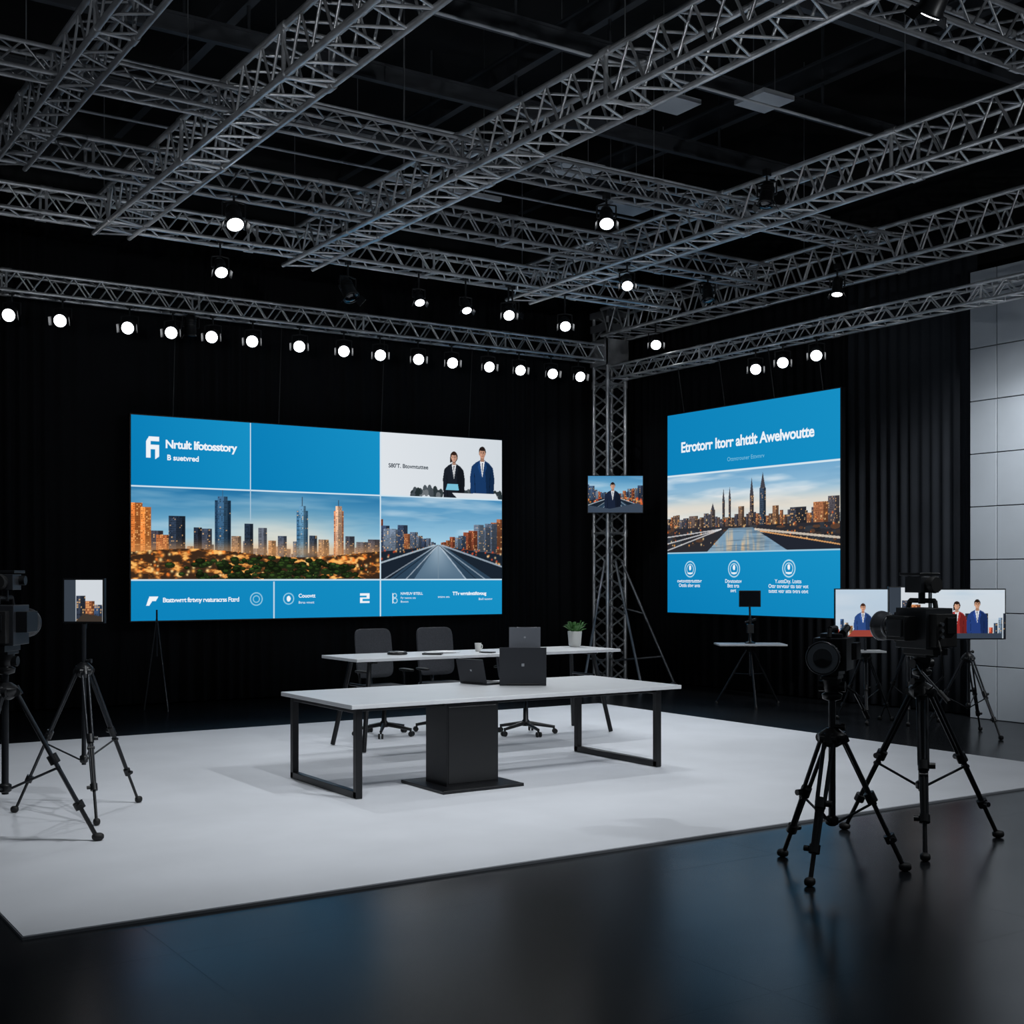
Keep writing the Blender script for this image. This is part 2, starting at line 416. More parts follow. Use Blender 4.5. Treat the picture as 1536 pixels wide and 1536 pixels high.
# ------------------------------------------------------------ raster canvas
class CV:
    def __init__(s, W, H, res):
        s.W, s.H = W, H
        s.nx = int(W * res) + 1; s.ny = int(H * res) + 1
        x = np.linspace(0, W, s.nx); z = np.linspace(0, H, s.ny)
        s.X, s.Z = np.meshgrid(x, z); s.c = np.zeros((s.ny, s.nx, 3))
    def put(s, m, col, a=1.0):
        a = (m * a)[..., None]; s.c = s.c * (1 - a) + np.asarray(col, float) * a
    def rect(s, x0, x1, z0, z1, col, a=1.0): s.put(((s.X >= x0) & (s.X < x1) & (s.Z >= z0) & (s.Z < z1)).astype(float), col, a)
    def ell(s, cx, cz, rx, rz, col, a=1.0, m=None):
        k = (((s.X - cx) / rx) ** 2 + ((s.Z - cz) / rz) ** 2 <= 1).astype(float)
        if m is not None: k = k * m
        s.put(k, col, a)
    def glow(s, cx, cz, r, col, a=1.0, m=1.0, rz=None):
        k = np.exp(-(((s.X - cx) / r) ** 2 + ((s.Z - cz) / (rz or r)) ** 2)) * m; s.put(k, col, a)
    def poly(s, pts, col, a=1.0, m=None):
        inside = np.zeros(s.X.shape, bool); n = len(pts)
        for i in range(n):
            x0, z0 = pts[i]; x1, z1 = pts[(i + 1) % n]
            if z0 == z1: continue
            cnd = ((s.Z >= min(z0, z1)) & (s.Z < max(z0, z1)))
            xi = x0 + (s.Z - z0) * (x1 - x0) / (z1 - z0)
            inside ^= cnd & (s.X < xi)
        k = inside.astype(float)
        if m is not None: k = k * m
        s.put(k, col, a)
    def ring(s, cx, cz, r, t, col):
        d = np.hypot(s.X - cx, s.Z - cz); s.put(np.clip(1 - abs(d - r) / t, 0, 1), col)
    def line(s, x0, z0, x1, z1, t, col, a=1.0, m=1.0):
        dx, dz = x1 - x0, z1 - z0; L2 = dx * dx + dz * dz
        u = np.clip(((s.X - x0) * dx + (s.Z - z0) * dz) / L2, 0, 1)
        d = np.hypot(s.X - x0 - u * dx, s.Z - z0 - u * dz); s.put((d < t / 2) * m * 1.0, col, a)
    def noise(s, sx, sz, seed):
        rg = np.random.RandomState(seed); out = np.zeros(s.X.shape); amp = 1.0; tot = 0
        for o in range(4):
            gx, gz = max(2, int(s.W / sx * 2 ** o) + 2), max(2, int(s.H / sz * 2 ** o) + 2)
            g = rg.rand(gz, gx)
            fx = s.X / s.W * (gx - 1.001); fz = s.Z / s.H * (gz - 1.001)
            ix, iz = fx.astype(int), fz.astype(int); tx, tz = fx - ix, fz - iz
            tx = tx * tx * (3 - 2 * tx); tz = tz * tz * (3 - 2 * tz)
            v = g[iz, ix] * (1 - tx) * (1 - tz) + g[iz, ix + 1] * tx * (1 - tz) + g[iz + 1, ix] * (1 - tx) * tz + g[iz + 1, ix + 1] * tx * tz
            out += v * amp; tot += amp; amp *= 0.5
        return out / tot
    def building(s, x0, x1, z0, z1, col, lit=(255, 196, 124), dens=0.3, cw=0.025, ch=0.03, seed=0):
        m = ((s.X >= x0) & (s.X < x1) & (s.Z >= z0) & (s.Z < z1)).astype(float)
        split = x0 + (x1 - x0) * (.35 + .3 * (abs(math.sin(seed * 7.7 + x0 * 31)) % 1))
        sh = np.where(s.X < split, 1.12, .72) * (.78 + .3 * np.clip((s.Z - z0) / max(1e-6, z1 - z0), 0, 1))
        s.c = np.where(m[..., None] > 0, np.asarray(col, float) * sh[..., None], s.c)
        ix = np.floor((s.X - x0) / cw).astype(int); iz = np.floor((s.Z - z0) / ch).astype(int)
        h = np.abs(np.sin(ix * 12.9898 + iz * 78.233 + seed * 3.1) * 43758.5453) % 1
        fx = ((s.X - x0) / cw) % 1; fz = ((s.Z - z0) / ch) % 1
        wn = m * (fx > .25) * (fz > .4)
        s.put(wn * (h > 0.5), np.asarray(col) * 0.5, 0.6)
        s.put(wn * (h < dens), lit, 0.65)

def sky(cv, x0, x1, z0, z1, top, mid, hor, seed, cloud=(205, 215, 225), ca=.5):
    m = ((cv.X >= x0) & (cv.X < x1) & (cv.Z >= z0) & (cv.Z < z1)).astype(float)
    t = np.clip((cv.Z - z0) / (z1 - z0), 0, 1)[..., None]
    c = np.where(t < .45, np.asarray(hor) + (np.asarray(mid, float) - np.asarray(hor)) * (t / .45), np.asarray(mid) + (np.asarray(top, float) - np.asarray(mid)) * ((t - .45) / .55))
    cv.c = np.where(m[..., None] > 0, c, cv.c)
    n = cv.noise(1.3, .16, seed); cv.put(m * np.clip((n - .45) * 3, 0, 1), cloud, ca)
    n = cv.noise(.7, .09, seed + 50); cv.put(m * np.clip((n - .55) * 4, 0, 1), np.asarray(top) * .95, ca * .4)
    return m

def person(cv, x, z, h, suit, hair, skin, female=False, shirt=(225, 228, 232), m=None):
    k = h; suit = np.asarray(suit, float)
    cv.poly([(x - .25 * k, z), (x - .27 * k, z + .42 * k), (x - .235 * k, z + .62 * k), (x - .15 * k, z + .70 * k), (x - .05 * k, z + .75 * k), (x + .05 * k, z + .75 * k), (x + .15 * k, z + .70 * k), (x + .235 * k, z + .61 * k), (x + .27 * k, z + .40 * k), (x + .24 * k, z)], suit, m=m)
    cv.poly([(x + .05 * k, z + .73 * k), (x + .22 * k, z + .62 * k), (x + .27 * k, z + .40 * k), (x + .24 * k, z), (x + .10 * k, z)], suit * .72, m=m)
    cv.poly([(x - .055 * k, z + .74 * k), (x, z + .42 * k), (x + .055 * k, z + .74 * k)], shirt, m=m)
    cv.poly([(x - .012 * k, z + .70 * k), (x, z + .44 * k), (x + .012 * k, z + .70 * k)], suit * .5, m=m)
    cv.poly([(x - .06 * k, z + .75 * k), (x - .10 * k, z + .62 * k), (x - .01 * k, z + .40 * k), (x - .04 * k, z + .66 * k)], suit * 1.25, m=m)
    cv.poly([(x + .06 * k, z + .75 * k), (x + .10 * k, z + .62 * k), (x + .01 * k, z + .40 * k), (x + .04 * k, z + .66 * k)], suit * 1.05, m=m)
    for q in (-1, 1): cv.line(x + q * .15 * k, z + .05 * k, x + q * .175 * k, z + .50 * k, .010 * k, suit * .45)
    cv.poly([(x - .04 * k, z + .72 * k), (x - .04 * k, z + .82 * k), (x + .04 * k, z + .82 * k), (x + .04 * k, z + .72 * k)], np.asarray(skin) * .8, m=m)
    if female:
        cv.ell(x, z + .89 * k, .090 * k, .115 * k, hair, m=m)
        cv.poly([(x - .09 * k, z + .9 * k), (x - .10 * k, z + .76 * k), (x - .05 * k, z + .78 * k), (x - .05 * k, z + .9 * k)], hair, m=m)
    else:
        cv.ell(x, z + .905 * k, .078 * k, .10 * k, hair, m=m)
    cv.ell(x, z + .875 * k, .064 * k, .09 * k, skin, m=m)
    cv.ell(x + .03 * k, z + .87 * k, .032 * k, .075 * k, np.asarray(skin) * .82, .6, m=m)
    cv.ell(x, z + .955 * k, .064 * k, .034 * k, hair, m=m)
    for q in (-1, 1):
        cv.ell(x + q * .026 * k, z + .885 * k, .011 * k, .008 * k, (40, 30, 28), m=m)
        cv.line(x + q * .014 * k, z + .902 * k, x + q * .040 * k, z + .905 * k, .006 * k, hair)
        cv.ell(x + q * .066 * k, z + .87 * k, .010 * k, .02 * k, np.asarray(skin) * .85, m=m)
    cv.line(x, z + .885 * k, x + .006 * k, z + .852 * k, .009 * k, np.asarray(skin) * .75)
    cv.line(x - .02 * k, z + .825 * k, x + .02 * k, z + .825 * k, .009 * k, (150, 80, 75))

def image_mat(name, strength=1.0):
    m = bpy.data.materials.new(name); m.use_nodes = True; nt = m.node_tree
    for n in list(nt.nodes): nt.nodes.remove(n)
    o = nt.nodes.new('ShaderNodeOutputMaterial'); e = nt.nodes.new('ShaderNodeEmission'); a = nt.nodes.new('ShaderNodeVertexColor')
    a.layer_name = 'picture'; e.inputs['Strength'].default_value = strength
    nt.links.new(a.outputs['Color'], e.inputs['Color']); nt.links.new(e.outputs[0], o.inputs[0])
    return m
M_img = image_mat('lit_screen_picture', 1.0)

def picture(cv, name, parent, loc):
    ny, nx = cv.ny, cv.nx
    vs = np.stack([cv.X.ravel() - cv.W / 2, np.zeros(nx * ny), cv.Z.ravel()], 1)
    i = np.arange(nx * ny).reshape(ny, nx)
    fs = np.stack([i[:-1, :-1].ravel(), i[:-1, 1:].ravel(), i[1:, 1:].ravel(), i[1:, :-1].ravel()], 1)
    me = bpy.data.meshes.new(name); me.from_pydata(vs.tolist(), [], fs.tolist()); me.update()
    ca = me.color_attributes.new('picture', 'FLOAT_COLOR', 'POINT')
    col = np.ones((nx * ny, 4)); col[:, :3] = lin(np.clip(cv.c, 0, 255)).reshape(-1, 3)
    ca.data.foreach_set('color', col.ravel().astype(np.float32))
    me.materials.append(M_img)
    ob = bpy.data.objects.new(name, me); S.collection.objects.link(ob); ob.parent = parent; ob.location = loc
    return ob

_em = {}
def emis(col):
    col = tuple(col)
    if col not in _em:
        m = bpy.data.materials.new('screen_ink'); m.use_nodes = True; nt = m.node_tree
        for n in list(nt.nodes): nt.nodes.remove(n)
        o = nt.nodes.new('ShaderNodeOutputMaterial'); e = nt.nodes.new('ShaderNodeEmission')
        e.inputs['Color'].default_value = (*[float(v) for v in lin(col)], 1)
        nt.links.new(e.outputs[0], o.inputs[0]); _em[col] = m
    return _em[col]
def text(parent, body, x, z, size, col=(235, 242, 248), bold=0.0, align='LEFT', y=-0.06, spacing=1.0):
    c = bpy.data.curves.new('screen_text', 'FONT'); c.body = body; c.size = size; c.offset = bold
    c.align_x = align; c.space_character = spacing; c.space_line = 0.9
    c.materials.append(emis(col)); c.resolution_u = 4
    o = bpy.data.objects.new('screen_text', c); S.collection.objects.link(o)
    o.parent = parent; o.location = (x, y, z); o.rotation_euler = (math.pi / 2, 0, 0)
    return o

BLUE = np.array((8, 124, 182.)); BLUE2 = np.array((26, 148, 200.)); WH = (238, 243, 248)
def blue_fill(cv, x0, x1, z0, z1):
    m = ((cv.X >= x0) & (cv.X < x1) & (cv.Z >= z0) & (cv.Z < z1))[..., None]
    t = np.clip(.65 * (cv.X - x0) / (x1 - x0) + .35 * (cv.Z - z0) / (z1 - z0), 0, 1)[..., None]
    cv.c = np.where(m, BLUE * (1 - t) + BLUE2 * t, cv.c)

def road_view(cv, x0, x1, z0, z1, seed=5):
    w_, h_ = x1 - x0, z1 - z0
    m = sky(cv, x0, x1, z0, z1, (70, 138, 184), (160, 202, 224), (236, 224, 212), seed, (234, 238, 242), .7)
    hz = z0 + .42 * h_; vx = x0 + .46 * w_
    cv.rect(x0, x1, z0, hz, (26, 36, 48))
    rg = random.Random(seed)
    for side in (-1, 1):
        for i in range(13):
            f = i / 12.0
            xc = vx + side * (w_ * .52 * (1 - f) ** 1.3 + .03 * w_)
            bw = w_ * (.10 * (1 - f) + .02); hh = h_ * (.32 * (1 - f) ** 1.1 + .03) * rg.uniform(.7, 1.15)
            col = rg.choice([(140, 74, 52), (54, 68, 92), (86, 98, 116), (150, 92, 62), (66, 86, 112), (108, 122, 140)])
            xa, xb = max(x0, xc - bw / 2), min(x1, xc + bw / 2)
            if xb > xa: cv.building(xa, xb, hz - h_ * .10 * (1 - f), hz + hh, col, dens=.10, cw=max(.012, bw / 8), ch=.026, seed=i + seed)
    for i in range(60):
        sd = rg.choice((-1, 1)); f = rg.random() ** .7
        cv.glow(vx + sd * w_ * (.08 + .45 * f), hz - h_ * (.02 + .22 * f * rg.random()), .006 + .012 * f, rg.choice([(255, 150, 64), (236, 84, 46), (255, 215, 160)]), .9, m)
    cv.poly([(x0 + .06 * w_, z0), (vx - .03 * w_, hz), (vx + .03 * w_, hz), (x1 - .08 * w_, z0)], (44, 66, 86), m=m)
    cv.poly([(x0 + .26 * w_, z0), (vx - .012 * w_, hz), (vx + .012 * w_, hz), (x1 - .30 * w_, z0)], (84, 110, 132), m=m)
    tt = np.clip((cv.Z - z0) / (hz - z0), 0, 1)
    cv.put(m * (cv.Z < hz) * np.exp(-((cv.X - vx) / (.05 * w_ + .12 * w_ * (1 - tt))) ** 2) * tt, (196, 214, 226), .65)
    for q, cl in ((-.40, (214, 226, 236)), (.36, (214, 226, 236)), (-.24, (225, 232, 240)), (.21, (225, 232, 240)), (-.33, (18, 26, 36)), (.29, (18, 26, 36)), (0, (120, 140, 156))):
        cv.line(vx + .02 * q * w_, hz, vx + q * 1.1 * w_, z0, .014 * h_, cl, .5, m)
    cv.line(x0, z0 + .20 * h_, vx - .03 * w_, hz, .02 * h_, (190, 205, 215), .8, m)
    cv.line(x1, z0 + .16 * h_, vx + .03 * w_, hz, .02 * h_, (170, 185, 200), .8, m)
    return m

# ------------------------------------------------------------ main video wall
W1, H1 = 5.743, 2.69
cv = CV(W1, H1, 150)
sx = lambda s: s * W1
tz = lambda t: t * H1
blue_fill(cv, 0, sx(.285), tz(.655), H1 + 1); blue_fill(cv, sx(.285), sx(.633), tz(.655), H1 + 1)
cv.rect(sx(.633), W1 + 1, tz(.655), H1 + 1, (222, 227, 232))
t_ = np.clip((cv.X - sx(.633)) / (W1 - sx(.633)), 0, 1); mm = ((cv.X >= sx(.633)) & (cv.Z >= tz(.655))).astype(float)
cv.put(mm * t_, (205, 213, 220), .8)
# city panorama
ms = sky(cv, 0, sx(.633), tz(.198), tz(.655), (30, 112, 164), (140, 190, 216), (250, 216, 180), 21, (190, 214, 228), .4)
cv.put(ms * np.exp(-((cv.X - sx(.36)) / 1.1) ** 2) * np.exp(-((cv.Z - tz(.40)) / .35) ** 2), (254, 232, 204), .65)
rg = random.Random(4)
x = 0.0
while x < sx(.633):
    bw = rg.uniform(.04, .12)
    cv.building(x, min(x + bw, sx(.633)), tz(.2), tz(rg.uniform(.33, .40)), rg.choice([(92, 104, 120), (120, 116, 120), (84, 92, 108), (140, 118, 104)]), dens=.08, cw=.02, ch=.025, seed=x); x += bw * .9
for s0, s1, tt, col, dn in ((0, .026, .575, (206, 116, 56), .25), (.022, .046, .555, (226, 134, 66), .25), (.046, .074, .44, (62, 60, 70), .15), (.058, .096, .42, (160, 92, 54), .3), (.086, .126, .515, (30, 40, 54), .05), (.088, .118, .505, (44, 56, 74), .07),
                        (.146, .166, .46, (34, 42, 56), .08), (.166, .190, .455, (60, 68, 84), .1), (.197, .236, .60, (32, 58, 84), .03), (.204, .228, .62, (56, 92, 124), .03), (.237, .262, .42, (130, 106, 88), .2), (.270, .292, .485, (34, 46, 62), .05), (.305, .327, .465, (88, 94, 106), .1),
                        (.330, .350, .40, (156, 118, 88), .2), (.355, .378, .425, (70, 80, 98), .1), (.404, .434, .56, (60, 104, 138), .04), (.410, .428, .585, (90, 134, 164), .04), (.437, .458, .43, (44, 56, 72), .1), (.462, .49, .41, (136, 110, 90), .2), (.503, .530, .565, (190, 122, 90), .15), (.508, .525, .59, (214, 174, 146), .12),
                        (.535, .560, .43, (64, 68, 80), .15), (.565, .60, .40, (86, 86, 94), .15), (.598, .633, .415, (78, 76, 84), .2)):
    cv.building(sx(s0), sx(s1), tz(.2), tz(tt), col, dens=dn, cw=.022, ch=.026, seed=s0 * 50)
for s, t0, t1 in ((.216, .62, .655), (.419, .585, .63), (.516, .59, .62)): cv.line(sx(s), tz(t0), sx(s), tz(t1), .012, (60, 80, 100))
cv.put(ms * np.exp(-((cv.Z - tz(.345)) / .10) ** 2), (248, 172, 102), .45)
mg = ((cv.X < sx(.633)) & (cv.Z >= tz(.198)) & (cv.Z < tz(.335) + .05 * np.sin(cv.X * 2))).astype(float)
n2 = cv.noise(.12, .05, 9)
cv.put(mg, (58, 40, 28)); cv.put(mg * np.clip((n2 - .48) * 6, 0, 1), (204, 116, 46), .85)
cv.put(mg * np.clip((n2 - .60) * 9, 0, 1), (255, 196, 110), .9)
for i in range(170):
    cv.glow(rg.uniform(0, sx(.633)), tz(rg.uniform(.22, .345)), rg.uniform(.008, .026), rg.choice([(255, 176, 84), (255, 220, 150), (250, 130, 50)]), .95, mg)
for i in range(230):
    s = rg.triangular(.06, .62, .38); tt = rg.uniform(.195, .315) - .12 * abs(s - .34)
    r = rg.uniform(.025, .06); g = rg.uniform(.5, 1.1)
    cv.ell(sx(s), tz(tt), r * 1.3, r * .75, np.array((30, 42, 22)) * g, .95, mg)
    cv.ell(sx(s) - r * .2, tz(tt) + r * .25, r * .7, r * .3, np.array((58, 88, 36)) * g, .8, mg)
road_view(cv, sx(.633), W1 + .01, tz(.198), tz(.655), 15)
# people panel
mp = ((cv.X >= sx(.633)) & (cv.Z >= tz(.655)) & (cv.Z < H1)).astype(float)
for i in range(60):
    xx = .72 + .28 * rg.random()
    cv.ell(sx(xx), tz(.662 + rg.uniform(0, .035)), .04, rg.uniform(.02, .09), rg.choice([(46, 56, 60), (70, 78, 84), (34, 44, 46), (110, 116, 120)]), .95, mp)
person(cv, sx(.850), tz(.65), .72, (26, 31, 40), (48, 32, 26), (205, 160, 138), True, m=mp)
person(cv, sx(.938), tz(.65), .82, (24, 56, 100), (36, 28, 26), (200, 152, 128), False, m=mp)
cv.poly([(sx(.825), tz(.70)), (sx(.83), tz(.735)), (sx(.862), tz(.735)), (sx(.865), tz(.70))], (120, 190, 215), m=mp)
cv.poly([(sx(.86), tz(.655)), (sx(.845), tz(.685)), (sx(.98), tz(.69)), (sx(.99), tz(.655))], (215, 222, 228), m=mp)
# bottom strip
blue_fill(cv, 0, W1 + 1, -1, tz(.198))
for (x0, z0, x1, z1) in ((0, .655, .633, .655), (0, .198, 1, .198), (.633, .655, 1, .655)): cv.rect(sx(x0), sx(x1) + .01, tz(z0) - .011, tz(z0) + .011, (205, 226, 238))
cv.rect(sx(.285) - .009, sx(.285) + .009, tz(.655), H1, (200, 222, 235)); cv.rect(sx(.285) - .006, sx(.285) + .006, tz(.50), tz(.655), (170, 196, 214))
cv.rect(sx(.633) - .010, sx(.633) + .010, 0, H1, (205, 226, 238)); cv.rect(sx(.345) - .007, sx(.345) + .007, 0, tz(.19), (190, 216, 232))
# logos
cv.poly([(.20, 2.14), (.20, 2.36), (.235, 2.42), (.37, 2.42), (.37, 2.36), (.26, 2.36), (.26, 2.31), (.37, 2.31), (.37, 2.16), (.315, 2.12), (.315, 2.25), (.26, 2.25), (.26, 2.14)], WH)
cv.poly([(.20, .20), (.24, .32), (.36, .32), (.33, .26), (.28, .26), (.24, .20)], WH)
cv.ring(sx(.300), .27, .085, .012, (190, 220, 236)); cv.ring(sx(.300), .27, .045, .01, (190, 220, 236))
cv.ring(sx(.383), .27, .075, .012, (190, 220, 236)); cv.ell(sx(.383), .27, .03, .04, WH)
cv.rect(sx(.575), sx(.602), .20, .34, WH); cv.rect(sx(.583), sx(.602), .225, .255, BLUE2); cv.rect(sx(.575), sx(.594), .28, .305, BLUE2)
cv.line(sx(.668), .19, sx(.668), .33, .012, WH); cv.ring(sx(.674), .30, .03, .01, WH); cv.ring(sx(.675), .225, .035, .01, WH)
b = MB(); b.box((0, 0, H1 / 2), (W1 + .03, 0.09, H1 + .03), M_black)
for q in (-2.3, -.8, .8, 2.3):
    b.tube((q, -.0, H1), (q, -.10, 5.17 - 1.15), 0.008, M_black, 5)
    b.box((q, .07, H1 / 2), (0.05, 0.06, H1), M_black)
b.build('video_wall_screen', (7.778, 16.55, 1.15))
vw = bpy.data.objects['video_wall_screen']
picture(cv, 'screen_picture', vw, (0, -0.05, 0))
def T1(body, s, z, size, **k): text(vw, body, s * W1 - W1 / 2, z, size, **k)
T1('Nrtult Ifotosstory', .078, 2.28, .150, bold=.005, spacing=.92)
T1('B suetvred', .082, 2.12, .10, bold=.003)
T1("S80'T. Btovmtuttee", .655, 2.18, .085, col=(60, 70, 80), bold=.002)
T1('Btattvwrrt ftrtvny rvaturacrss Ftzrd', .072, .24, .086, bold=.002, spacing=.88)
T1('Couovtt', .408, .285, .075, bold=.002); T1('Btrsa vmott', .408, .20, .05)
T1('NWEUV BTEILL', .690, .31, .055, bold=.001); T1('Ftr twmvs ots', .690, .25, .045); T1('Btwom', .690, .195, .045)
T1('TTv wrrtdmttfttvoug', .845, .30, .07, bold=.003); T1('tntovs ets.', .80, .26, .05); T1('BtvII tonmrr', .925, .22, .05)

# ------------------------------------------------------------ right screen
W2, H2 = 3.47, 3.02
cv = CV(W2, H2, 150)
blue_fill(cv, 0, W2 + 1, 0, H2 + 1)
ms = sky(cv, 0, W2 + 1, .30 * H2, .69 * H2, (112, 166, 204), (186, 212, 226), (252, 222, 194), 33, (238, 240, 242), .85)
cv.put(ms * np.exp(-((cv.Z - 1.55) / .16) ** 2), (255, 226, 196), .6)
hz = 1.36
rg = random.Random(9); x = 0
while x < W2:
    bw = rg.uniform(.05, .13)
    cv.building(x, min(x + bw, W2), 1.22, hz + rg.uniform(.03, .13), rg.choice([(96, 78, 70), (66, 66, 76), (140, 92, 66), (84, 84, 94)]), dens=.14, cw=.02, ch=.025, seed=x); x += bw * .85
for xc, ww, tt, cl in ((1.02, .10, 1.53, (88, 80, 80)), (1.25, .05, 1.66, (70, 66, 70)), (1.38, .05, 1.68, (76, 68, 70)), (1.62, .12, 1.56, (110, 88, 74)), (1.83, .08, 1.70, (84, 74, 76)), (2.05, .13, 1.80, (54, 68, 86)), (2.3, .12, 1.54, (130, 96, 74)), (.6, .2, 1.46, (98, 84, 80)), (2.72, .30, 1.50, (60, 62, 72)), (3.15, .30, 1.55, (150, 96, 66)), (3.36, .2, 1.62, (78, 74, 80))):
    cv.building(xc - ww / 2, xc + ww / 2, 1.22, tt, cl, dens=.14, cw=.02, ch=.028, seed=xc)
for xc, z0, z1, ww in ((1.25, 1.66, 1.84, .05), (1.38, 1.68, 1.85, .05), (1.83, 1.70, 1.96, .08), (2.05, 1.80, 2.02, .10), (1.02, 1.53, 1.63, .08)):
    cv.poly([(xc - ww / 2, z0), (xc, z1), (xc + ww / 2, z0)], (66, 66, 74))
mw = ((cv.Z < 1.28) & (cv.Z >= .30 * H2)).astype(float)
cv.put(mw, (44, 44, 50))
for i in range(90): cv.ell(rg.uniform(0, W2), rg.uniform(1.02, 1.27), rg.uniform(.03, .09), rg.uniform(.015, .04), rg.choice([(60, 50, 46), (34, 36, 40), (96, 66, 48), (52, 58, 66)]), .8, mw)
river = [(.85, .88), (1.08, 1.05), (1.36, 1.25), (1.84, 1.25), (2.30, 1.08), (2.85, .88)]
cv.poly(river, (124, 156, 180), m=mw)
keep = cv.c.copy(); cv.c[:] = 0; cv.poly(river, (255, 255, 255), m=mw); mr_ = cv.c[..., 0] / 255; cv.c = keep
nw = cv.noise(.08, .5, 2); cv.put(mr_ * np.clip((nw - .40) * 4, 0, 1) * np.exp(-((cv.X - 1.6) / .42) ** 2), (252, 200, 142), .8)
nw = cv.noise(.5, .02, 4); cv.put(mr_ * np.clip((nw - .52) * 5, 0, 1), (64, 86, 106), .5)
for i in range(130):
    xx = rg.uniform(0, W2); zz = rg.uniform(1.0, 1.40)
    if 1.1 < xx < 2.35 and zz < 1.26: continue
    cv.glow(xx, zz, rg.uniform(.006, .018), rg.choice([(255, 166, 76), (255, 220, 160), (240, 110, 50)]), .95)
for a in (0, .10, .2): cv.line(0, .95 + a, 1.2, 1.24, .018, (226, 226, 228), .75, mw)
cv.poly([(2.55, .9), (2.0, 1.17), (3.5, .98), (3.5, .9)], (34, 38, 48), m=mw); cv.line(1.9, 1.22, 3.5, 1.06, .03, (235, 220, 200), .8, mw); cv.line(2.0, 1.19, 3.5, .97, .018, (250, 180, 110), .8, mw)
cv.rect(0, W2 + 1, .69 * H2 - .012, .69 * H2 + .012, (210, 228, 238)); cv.rect(0, W2 + 1, .30 * H2 - .01, .30 * H2 + .01, (160, 200, 220))
blue_fill(cv, 0, W2 + 1, -.1, .30 * H2 - .008)
for xc in (.52, 1.47, 2.55):
    cv.ring(xc, .66, .115, .014, WH); cv.ring(xc, .66, .075, .011, WH); cv.ell(xc, .68, .025, .04, WH); cv.line(xc - .05, .60, xc + .05, .60, .016, WH)
b = MB(); b.box((0, 0, H2 / 2), (W2 + .03, 0.08, H2 + .03), M_black)
for q in (-1.4, -.5, .5, 1.4):
    b.tube((q, 0, H2), (q, -.12, 4.88 - 1.18), 0.008, M_black, 5); b.box((q, .06, H2 / 2), (0.05, 0.05, H2), M_black)
b.build('projection_screen', (12.75, 13.245, 1.18), math.radians(-90))
ps = bpy.data.objects['projection_screen']
picture(cv, 'screen_picture', ps, (0, -0.045, 0))
def T2(body, x, z, size, **k): text(ps, body, x - W2 / 2, z, size, **k)
T2('Etrotorr Itorr ahttlt Awelwoutte', 1.68, 2.43, .215, bold=.006, align='CENTER', spacing=.95)
T2('Ottmtrouner Ettvmrv', 1.72, 2.22, .085, align='CENTER', col=(120, 190, 220))
for xc, a in ((.52, 'owtonttttrtuttttvr\nOtttls sltvr ants'), (1.47, 'Dtvutostov\nBttt trts\nsvrt'), (2.55, 'Y.otttDty. Ltstts\nOttr tnrvtssr tts tstr vot\ntutstt vstr atts tvtrs otvt')):
    T2(a, xc, .46, .075, align='CENTER', bold=.001)

# ------------------------------------------------------------ monitors
def mini_picture(W, H, kind):
    c = CV(W, H, 190 if W > .5 else 260)
    if kind == 0:
        road_view(c, 0, W + .01, 0, H + .01, 31)
        person(c, W * .45, -.02, H * .86, (26, 36, 56), (32, 24, 22), (205, 160, 138))
        c.poly([(0, 0), (0, H * .2), (W * .4, H * .1), (W * .9, H * .26), (W, H * .2), (W, 0)], (60, 72, 88))
    elif kind == 1:
        sky(c, 0, W + 1, 0, H + 1, (206, 218, 230), (190, 208, 224), (176, 194, 210), 4)
        for i in range(14):
            c.building(W * .075 * i, W * (.075 * i + .06), 0, H * (.16 + .07 * ((i * 7) % 4)), [(208, 74, 50), (60, 88, 130), (170, 160, 150), (168, 120, 80), (40, 48, 60)][i % 5], dens=.15, cw=.016, ch=.02, seed=i)
        person(c, W * .46, -.02, H * .74, (44, 72, 128), (60, 36, 26), (214, 160, 132))
        c.poly([(W * .2, 0), (W * .3, H * .14), (W * .8, H * .14), (W * .9, 0)], (150, 66, 56))
    elif kind == 2:
        sky(c, 0, W + 1, 0, H + 1, (150, 190, 220), (206, 218, 228), (200, 206, 212), 6)
        for i in range(16): c.building(W * .065 * i, W * (.065 * i + .055), 0, H * (.22 + .1 * ((i * 5) % 4)), [(190, 76, 54), (54, 70, 92), (120, 140, 160), (36, 42, 54)][i % 4], dens=.18, cw=.016, ch=.022, seed=i)
        person(c, W * .34, -.02, H * .80, (150, 46, 44), (40, 26, 22), (214, 164, 136), True)
        person(c, W * .62, -.02, H * .84, (36, 60, 120), (36, 26, 22), (206, 156, 128))
        c.rect(W * .05, W * .95, 0, H * .1, (54, 64, 78))
    elif kind == 3:
        c.rect(-1, W * .32, -1, H + 1, (54, 62, 72)); c.rect(W * .3, W + 1, -1, H + 1, (208, 214, 220))
        c.building(W * .32, W * .55, 0, H * .62, (52, 60, 76), dens=.15, cw=.014, ch=.018)
        c.building(W * .55, W * .8, 0, H * .5, (150, 90, 60), dens=.3, cw=.014, ch=.018); c.building(W * .78, W, 0, H * .4, (60, 80, 110), dens=.2, cw=.014, ch=.018)
        c.poly([(W * .3, 0), (W * .5, H * .2), (W, H * .12), (W, 0)], (60, 52, 46))
    return c

